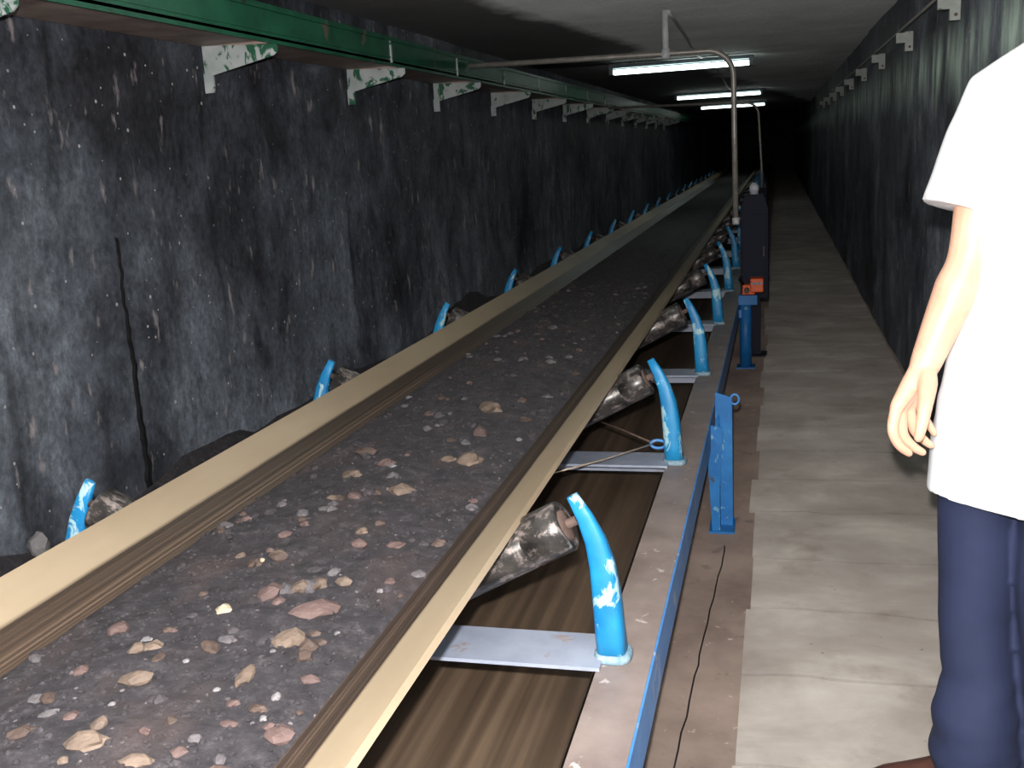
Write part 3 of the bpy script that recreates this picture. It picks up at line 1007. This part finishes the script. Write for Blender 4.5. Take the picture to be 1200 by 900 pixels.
def solid(mb, voxel, smooth_it=6, name='tmp', disp=None, fac=0.5):
    """fuse the overlapping pieces into one continuous smooth surface"""
    me = bpy.data.meshes.new(name)
    me.from_pydata(mb.v, [], mb.f)
    bm = bmesh.new()
    bm.from_mesh(me)
    bmesh.ops.remove_doubles(bm, verts=bm.verts, dist=1e-5)
    bmesh.ops.recalc_face_normals(bm, faces=bm.faces)
    bm.to_mesh(me)
    bm.free()
    o = bpy.data.objects.new(name, me)
    COL.objects.link(o)
    md = o.modifiers.new('r', 'REMESH')
    md.mode = 'VOXEL'
    md.voxel_size = voxel
    if smooth_it:
        ms = o.modifiers.new('s', 'SMOOTH')
        ms.factor = fac
        ms.iterations = smooth_it
    dg = bpy.context.evaluated_depsgraph_get()
    out = bpy.data.meshes.new_from_object(o.evaluated_get(dg))
    bpy.data.objects.remove(o)
    if disp:
        nor = [v.normal.copy() for v in out.vertices]
        for v, nn in zip(out.vertices, nor):
            v.co = v.co + nn * disp(v.co)
    for p in out.polygons:
        p.use_smooth = True
    return out


def finish(me, name, mat, parent=None):
    for v in me.vertices:
        v.co = v.co - PC
    me.materials.clear()
    me.materials.append(MT[mat])
    me.name = name
    o = bpy.data.objects.new(name, me)
    COL.objects.link(o)
    if parent:
        o.parent = parent
    else:
        o.location = PC
    return o


def chain(mb, pts, n=12):
    """smooth tapered limb through (point, radius)"""
    ps = [Vector(p) for p, _ in pts]
    rs = [r_ for _, r_ in pts]
    P2, R2 = [], []
    m = len(ps)
    for i in range(m - 1):
        p0, p1, p2, p3 = ps[max(i - 1, 0)], ps[i], ps[i + 1], ps[min(i + 2, m - 1)]
        for k in range(5):
            t = k / 5
            P2.append(0.5 * ((2 * p1) + (p2 - p0) * t + (2 * p0 - 5 * p1 + 4 * p2 - p3) * t * t + (3 * p1 - p0 - 3 * p2 + p3) * t ** 3))
            R2.append(rs[i] + (rs[i + 1] - rs[i]) * t)
    d = (ps[-1] - ps[-2]).normalized()
    P2.append(ps[-1]); R2.append(rs[-1])
    for k in (0.5, 0.85, 1.0):
        P2.append(ps[-1] + d * rs[-1] * k)
        R2.append(rs[-1] * math.sqrt(max(0.02, 1 - k * k)))
    s0 = ps[0] - (ps[1] - ps[0]).normalized() * rs[0] * 0.6
    mb.tube([s0] + P2, [rs[0] * 0.7] + R2, n)


body = MB()
SHR, SHL = P(-0.100, 0.0, 1.352), P(0.124, 0.0, 1.365)
ELR = at(1137, 300, 1, 2.03)
WRR = at(1082, 432, 1, 1.985)
# right arm (towards the conveyor)
mid = ELR.lerp(WRR, 0.3)
chain(body, [(SHR, 0.042), (SHR.lerp(ELR, 0.5), 0.042), (ELR, 0.039), (mid, 0.040), (ELR.lerp(WRR, 0.7), 0.033), (WRR, 0.0265)], 16)
HD = 1.955
kn = {'i': at(1051, 477, 1, HD - 0.018), 'm': at(1056, 478, 1, HD + 0.006), 'r': at(1065, 476, 1, HD + 0.028), 'p': at(1075, 471, 1, HD + 0.048)}
wc = WRR + Vector((0, 0, 0.01))
for k, rr in (('i', 0.0150), ('m', 0.0150), ('r', 0.0145), ('p', 0.0135)):
    chain(body, [(wc, 0.021), (wc.lerp(kn[k], 0.5), 0.018), (kn[k], rr * 0.88)], 12)
FING = {'i': [(1046, 503), (1053, 521), (1065, 531)], 'm': [(1058, 508), (1070, 523), (1081, 530)],
        'r': [(1071, 503), (1082, 515), (1091, 522)], 'p': [(1083, 489), (1090, 500), (1095, 508)]}
YO = {'i': (-0.026, -0.026, -0.020), 'm': (0.004, 0.006, 0.010), 'r': (0.030, 0.032, 0.034), 'p': (0.052, 0.054, 0.055)}
for k in 'imrp':
    j = [at(p[0], p[1], 1, HD + yo) for p, yo in zip(FING[k], YO[k])]
    f = {'i': 1.0, 'm': 1.0, 'r': 0.96, 'p': 0.84}[k]
    chain(body, [(kn[k], 0.0120 * f), (j[0], 0.0103 * f), (j[1], 0.0092 * f), (j[2], 0.0078 * f)], 12)
th = [at(1087, 450, 1, HD - 0.012), at(1084, 476, 1, HD - 0.050), at(1080, 499, 1, HD - 0.066), at(1076.5, 513, 1, HD - 0.070)]
chain(body, [(WRR + Vector((0.004, 0, 0)), 0.018), (th[0], 0.018), (th[1], 0.0135), (th[2], 0.0108), (th[3], 0.0088)], 12)
# left arm, hanging on the wall side
ELL = P(0.150, 0.03, 1.08)
WRL = P(0.150, 0.13, 0.86)
chain(body, [(SHL, 0.042), (SHL.lerp(ELL, 0.5), 0.042), (ELL, 0.038), (ELL.lerp(WRL, 0.3), 0.039), (WRL, 0.026)], 16)
for k, (f0, n_) in enumerate(((0.105, 0.98), (0.085, 1.0), (0.065, 0.95), (0.047, 0.82))):
    b0 = P(0.152, f0 + 0.066, 0.775)
    chain(body, [(WRL, 0.019), (WRL.lerp(b0, 0.5), 0.017), (b0, 0.012)], 10)
    chain(body, [(b0, 0.0115), (P(0.156, f0 + 0.076, 0.775 - 0.042 * n_), 0.0098), (P(0.146, f0 + 0.078, 0.775 - 0.070 * n_), 0.009), (P(0.130, f0 + 0.076, 0.775 - 0.085 * n_), 0.0076)], 10)
chain(body, [(WRL, 0.018), (P(0.140, 0.165, 0.822), 0.016), (P(0.130, 0.188, 0.782), 0.011), (P(0.123, 0.192, 0.752), 0.009)], 10)
# trunk, legs (inside the clothes), neck, head
body.loft([ell(P(0, 0, z), a, b_) for z, a, b_ in ((0.78, 0.125, 0.085), (0.95, 0.13, 0.09), (1.10, 0.12, 0.085), (1.28, 0.11, 0.08), (1.36, 0.09, 0.065), (1.41, 0.06, 0.05), (1.45, 0.045, 0.045))])
for s in (-1, 1):
    if s < 0:
        chain(body, [(P(-0.075, 0, 0.86), 0.07), (Vector((0.385, 2.05, 0.5)), 0.05), (Vector((0.385, 2.015, 0.3)), 0.044), (Vector((0.388, 1.992, 0.09)), 0.033)], 14)
    else:
        chain(body, [(P(0.075, 0, 0.86), 0.07), (P(0.08, 0.01, 0.5), 0.05), (P(0.085, 0, 0.3), 0.046), (P(0.09, 0, 0.09), 0.034)], 14)
chain(body, [(P(0.02, -0.005, 1.40), 0.052), (P(0.035, 0.0, 1.48), 0.050), (P(0.037, 0.012, 1.55), 0.050)], 16)
HC = P(0.038, 0.03, 1.615)
hr = []
for z, a, b_, f in ((-0.118, 0.030, 0.030, 0.048), (-0.105, 0.046, 0.052, 0.035), (-0.075, 0.060, 0.075, 0.016), (-0.04, 0.068, 0.088, 0.004),
                    (0.0, 0.073, 0.094, 0.0), (0.04, 0.075, 0.096, -0.004), (0.08, 0.068, 0.086, -0.008), (0.108, 0.045, 0.058, -0.01), (0.12, 0.015, 0.02, -0.01)):
    hr.append(ell(HC + UP * z + FW * f, a, b_, 28, pw=2.1))
body.loft(hr)
chain(body, [(HC + FW * 0.088 + UP * 0.012, 0.009), (HC + FW * 0.104 - UP * 0.018, 0.012), (HC + FW * 0.108 - UP * 0.028, 0.0135)], 10)      # nose
for s in (-1, 1):
    chain(body, [(HC + FW * 0.092 + AX * s * 0.012 - UP * 0.032, 0.008), (HC + FW * 0.094 + AX * s * 0.014 - UP * 0.034, 0.008)], 8)
    chain(body, [(HC + AX * s * 0.07 - UP * 0.028, 0.009), (HC + AX * s * 0.079 - FW * 0.012 + UP * 0.0, 0.012), (HC + AX * s * 0.078 - FW * 0.016 + UP * 0.024, 0.011)], 8)   # ears
    chain(body, [(HC + AX * s * 0.014 + FW * 0.092 + UP * 0.026, 0.008), (HC + AX * s * 0.045 + FW * 0.082 + UP * 0.026, 0.008)], 8)          # brow ridge
    chain(body, [(HC + AX * s * 0.035 + FW * 0.07 - UP * 0.03, 0.018), (HC + AX * s * 0.045 + FW * 0.058 - UP * 0.04, 0.016)], 8)            # cheek
me = solid(body, 0.0034, 4, 'person')
person = finish(me, 'person', 'skin')
tag(person, 'person in a loose white short-sleeved shirt and navy trousers standing at the right wall', 'person')

# shirt
sh = MB()
sh.loft([ell(c, a, b_, 36, tilt=tl, pw=2.8) for c, a, b_, tl in (
    (P(-0.004, 0, 0.605), 0.178, 0.138, -0.03), (P(-0.002, 0, 0.70), 0.176, 0.138, -0.02), (P(0, 0, 0.80), 0.168, 0.132, 0), (P(0.005, 0, 0.92), 0.148, 0.116, 0), (P(0.008, 0, 1.06), 0.132, 0.108, 0),
    (P(0.008, 0, 1.22), 0.132, 0.108, 0), (P(0.004, 0, 1.32), 0.124, 0.098, 0), (P(0.008, 0, 1.375), 0.104, 0.084, 0), (P(0.022, -0.004, 1.42), 0.078, 0.070, 0), (P(0.034, -0.004, 1.46), 0.060, 0.062, 0), (P(0.034, 0, 1.48), 0.056, 0.057, 0))])
hemR = at(1126, 243, 1, 2.06)
hemL = P(0.155, 0.02, 1.16)
for S0, HM, s in ((SHR, hemR, -1), (SHL, hemL, 1)):
    d = (HM - S0).normalized()
    inner = S0 - AX * s * 0.085 + UP * 0.052
    sh.tube([inner, S0 + UP * 0.004 + AX * s * 0.0, S0.lerp(HM, 0.33) + AX * s * 0.004, S0.lerp(HM, 0.7), HM, HM + d * 0.004], [0.052, 0.052, 0.059, 0.066, 0.071, 0.071], 24)


def shirt_folds(p):
    q = Vector((p.x * 7, p.y * 7, p.z * 2.2))
    lo = max(0.0, min(1.0, (1.2 - p.z) * 2.2))
    return 0.010 * lo * noise.noise(q) + 0.006 * lo * noise.noise(q * 2.3) + 0.003 * noise.noise(Vector((p.x * 16, p.y * 16, p.z * 14)))


me = solid(sh, 0.0065, 5, 'shirt', shirt_folds)
shirt = finish(me, 'shirt', 'shirt', person)
# collar and button placket
col = MB()
n = 28
rr = []
for z, rad, out_ in ((1.470, 0.058, 0.0), (1.494, 0.059, 0.0), (1.500, 0.062, 0.0), (1.484, 0.069, 0.0), (1.460, 0.074, 0.0)):
    rr.append([P(0.034 + math.cos(t) * rad * 1.02, math.sin(t) * rad - 0.002, z - 0.022 * max(0, math.sin(t))) for t in [2 * math.pi * k / n for k in range(n)]])
col.loft(rr, caps=False)
finish(col.mesh('collar', 'shirt'), 'collar', 'shirt', shirt)
for z, f in ((1.36, 0.088), (1.26, 0.104), (1.16, 0.108), (1.06, 0.109), (0.96, 0.114), (0.86, 0.124)):
    bt = MB().lathe([(0, 0.006), (0.003, 0.006), (0.004, 0.004)], P(0, f, z), FW, 10)
    finish(bt.mesh('button', 'shirt'), 'button', 'shirt', shirt)

# trousers
tr = MB()
tr.loft([ell(P(0.0, 0, z), a, b_, 30) for z, a, b_ in ((0.72, 0.130, 0.09), (0.80, 0.138, 0.095), (0.92, 0.138, 0.096), (1.0, 0.13, 0.09))])
LEGR = [(at(1148, 560, 1, 2.07), 0.074), (at(1144, 640, 1, 2.06), 0.071), (at(1142, 720, 1, 2.04), 0.068), (at(1147, 790, 1, 2.01), 0.065), (at(1142, 830, 1, 1.995), 0.078), (at(1143, 880, 1, 1.988), 0.083), (at(1146, 914, 1, 1.988), 0.076)]
c0 = P(-0.08, 0, 0.80)


def leg(rings_, top):
    rs_ = [ell(top, 0.072, 0.085, 24)]
    for c, r_ in rings_:
        rs_.append(ell(c, r_, r_ * 1.08, 24, pw=2.1))
    tr.loft(rs_)


leg(LEGR, c0)
leg([(P(0.066, 0, 0.60), 0.082), (P(0.066, 0.01, 0.45), 0.078), (P(0.078, 0.005, 0.25), 0.073), (P(0.088, 0.0, 0.16), 0.078), (P(0.092, 0.0, 0.03), 0.074)], P(0.076, 0, 0.80))


def tr_folds(p):
    lo = max(0.0, min(1.0, (0.32 - p.z) * 5))
    return 0.006 * noise.noise(Vector((p.x * 12, p.y * 12, p.z * 5))) + 0.009 * lo * noise.noise(Vector((p.x * 9, p.y * 9, p.z * 26)))


me = solid(tr, 0.006, 4, 'trousers', tr_folds)
finish(me, 'trousers', 'trouser', person)

# shoes


def shoe(c, dirv):
    dirv = Vector(dirv).normalized()
    sd = Vector((-dirv.y, dirv.x, 0))
    up_rings, so_rings = [], []
    for t, w, h in ((-0.085, 0.020, 0.05), (-0.075, 0.032, 0.075), (-0.04, 0.037, 0.088), (0.0, 0.038, 0.086), (0.05, 0.041, 0.068), (0.10, 0.046, 0.052), (0.15, 0.044, 0.043), (0.18, 0.033, 0.036), (0.196, 0.014, 0.026)):
        cc = c + dirv * t
        up_rings.append([cc + sd * w * math.cos(a) + UP * (0.022 + (h - 0.022) * max(0, math.sin(a)) ** 0.7) for a in [math.pi * k / 12 for k in range(13)]])
        so_rings.append([cc + sd * (w + 0.004) * sx_ + UP * zz for sx_, zz in ((1, 0.019), (-1, 0.019), (-1, 0.024), (1, 0.024))])
    a = MB().loft(up_rings)
    b = MB().loft([[q - UP * (0.0 if q.z > 0.0235 else 0.0) for q in r_] for r_ in so_rings], smooth=False)
    sh_o = finish(a.mesh('shoe', 'shoe'), 'shoe', 'shoe', person)
    finish(b.mesh('sole', 'black'), 'sole', 'black', sh_o)
    return sh_o


ar = Vector((0.368, 1.995, 0))
shoe(ar, (-0.97, -0.22, 0))
shoe(P(0.09, 0.02, 0), FW + AX * 0.15)

# hair, eyes, mouth
hb = MB()
hr = []
for z, a, b_, f in ((-0.05, 0.060, 0.050, -0.050), (-0.01, 0.074, 0.066, -0.040), (0.03, 0.080, 0.080, -0.028), (0.06, 0.080, 0.096, -0.010), (0.085, 0.073, 0.094, -0.009), (0.112, 0.052, 0.067, -0.011), (0.128, 0.018, 0.024, -0.011)):
    hr.append(ell(HC + UP * z + FW * f, a, b_, 28, pw=2.1))
hb.loft(hr)
finish(solid(hb, 0.005, 3, 'hair', lambda p: 0.003 * noise.noise(p * 60)), 'hair', 'hair', person)
for s in (-1, 1):
    c = HC + AX * s * 0.031 + FW * 0.0865 + UP * 0.004
    ey = finish(MB().lathe([(-0.011, 0.002), (-0.008, 0.008), (0, 0.0115), (0.006, 0.0095), (0.010, 0.003)], c - FW * 0.006, FW, 14).mesh('eye', 'eye'), 'eye', 'eye', person)
    finish(MB().lathe([(0.0, 0.0052), (0.0016, 0.0045), (0.002, 0.001)], c + FW * 0.0032, FW, 12).mesh('iris', 'iris'), 'iris', 'iris', ey)
    finish(MB().tube([HC + AX * s * 0.014 + FW * 0.0985 + UP * 0.028, HC + AX * s * 0.032 + FW * 0.095 + UP * 0.033, HC + AX * s * 0.052 + FW * 0.083 + UP * 0.027], [0.003, 0.004, 0.002], 8).mesh('eyebrow', 'hair'), 'eyebrow', 'hair', person)
for dz, r_ in ((-0.060, 0.0042), (-0.067, 0.005)):
    finish(MB().tube([HC + AX * -0.022 + FW * 0.082 + UP * dz, HC + AX * -0.008 + FW * 0.091 + UP * (dz + 0.002), HC + AX * 0.008 + FW * 0.091 + UP * (dz + 0.002), HC + AX * 0.022 + FW * 0.082 + UP * dz],
                     [0.001, r_, r_, 0.001], 8).mesh('lip', 'lip'), 'lip', 'lip', person)
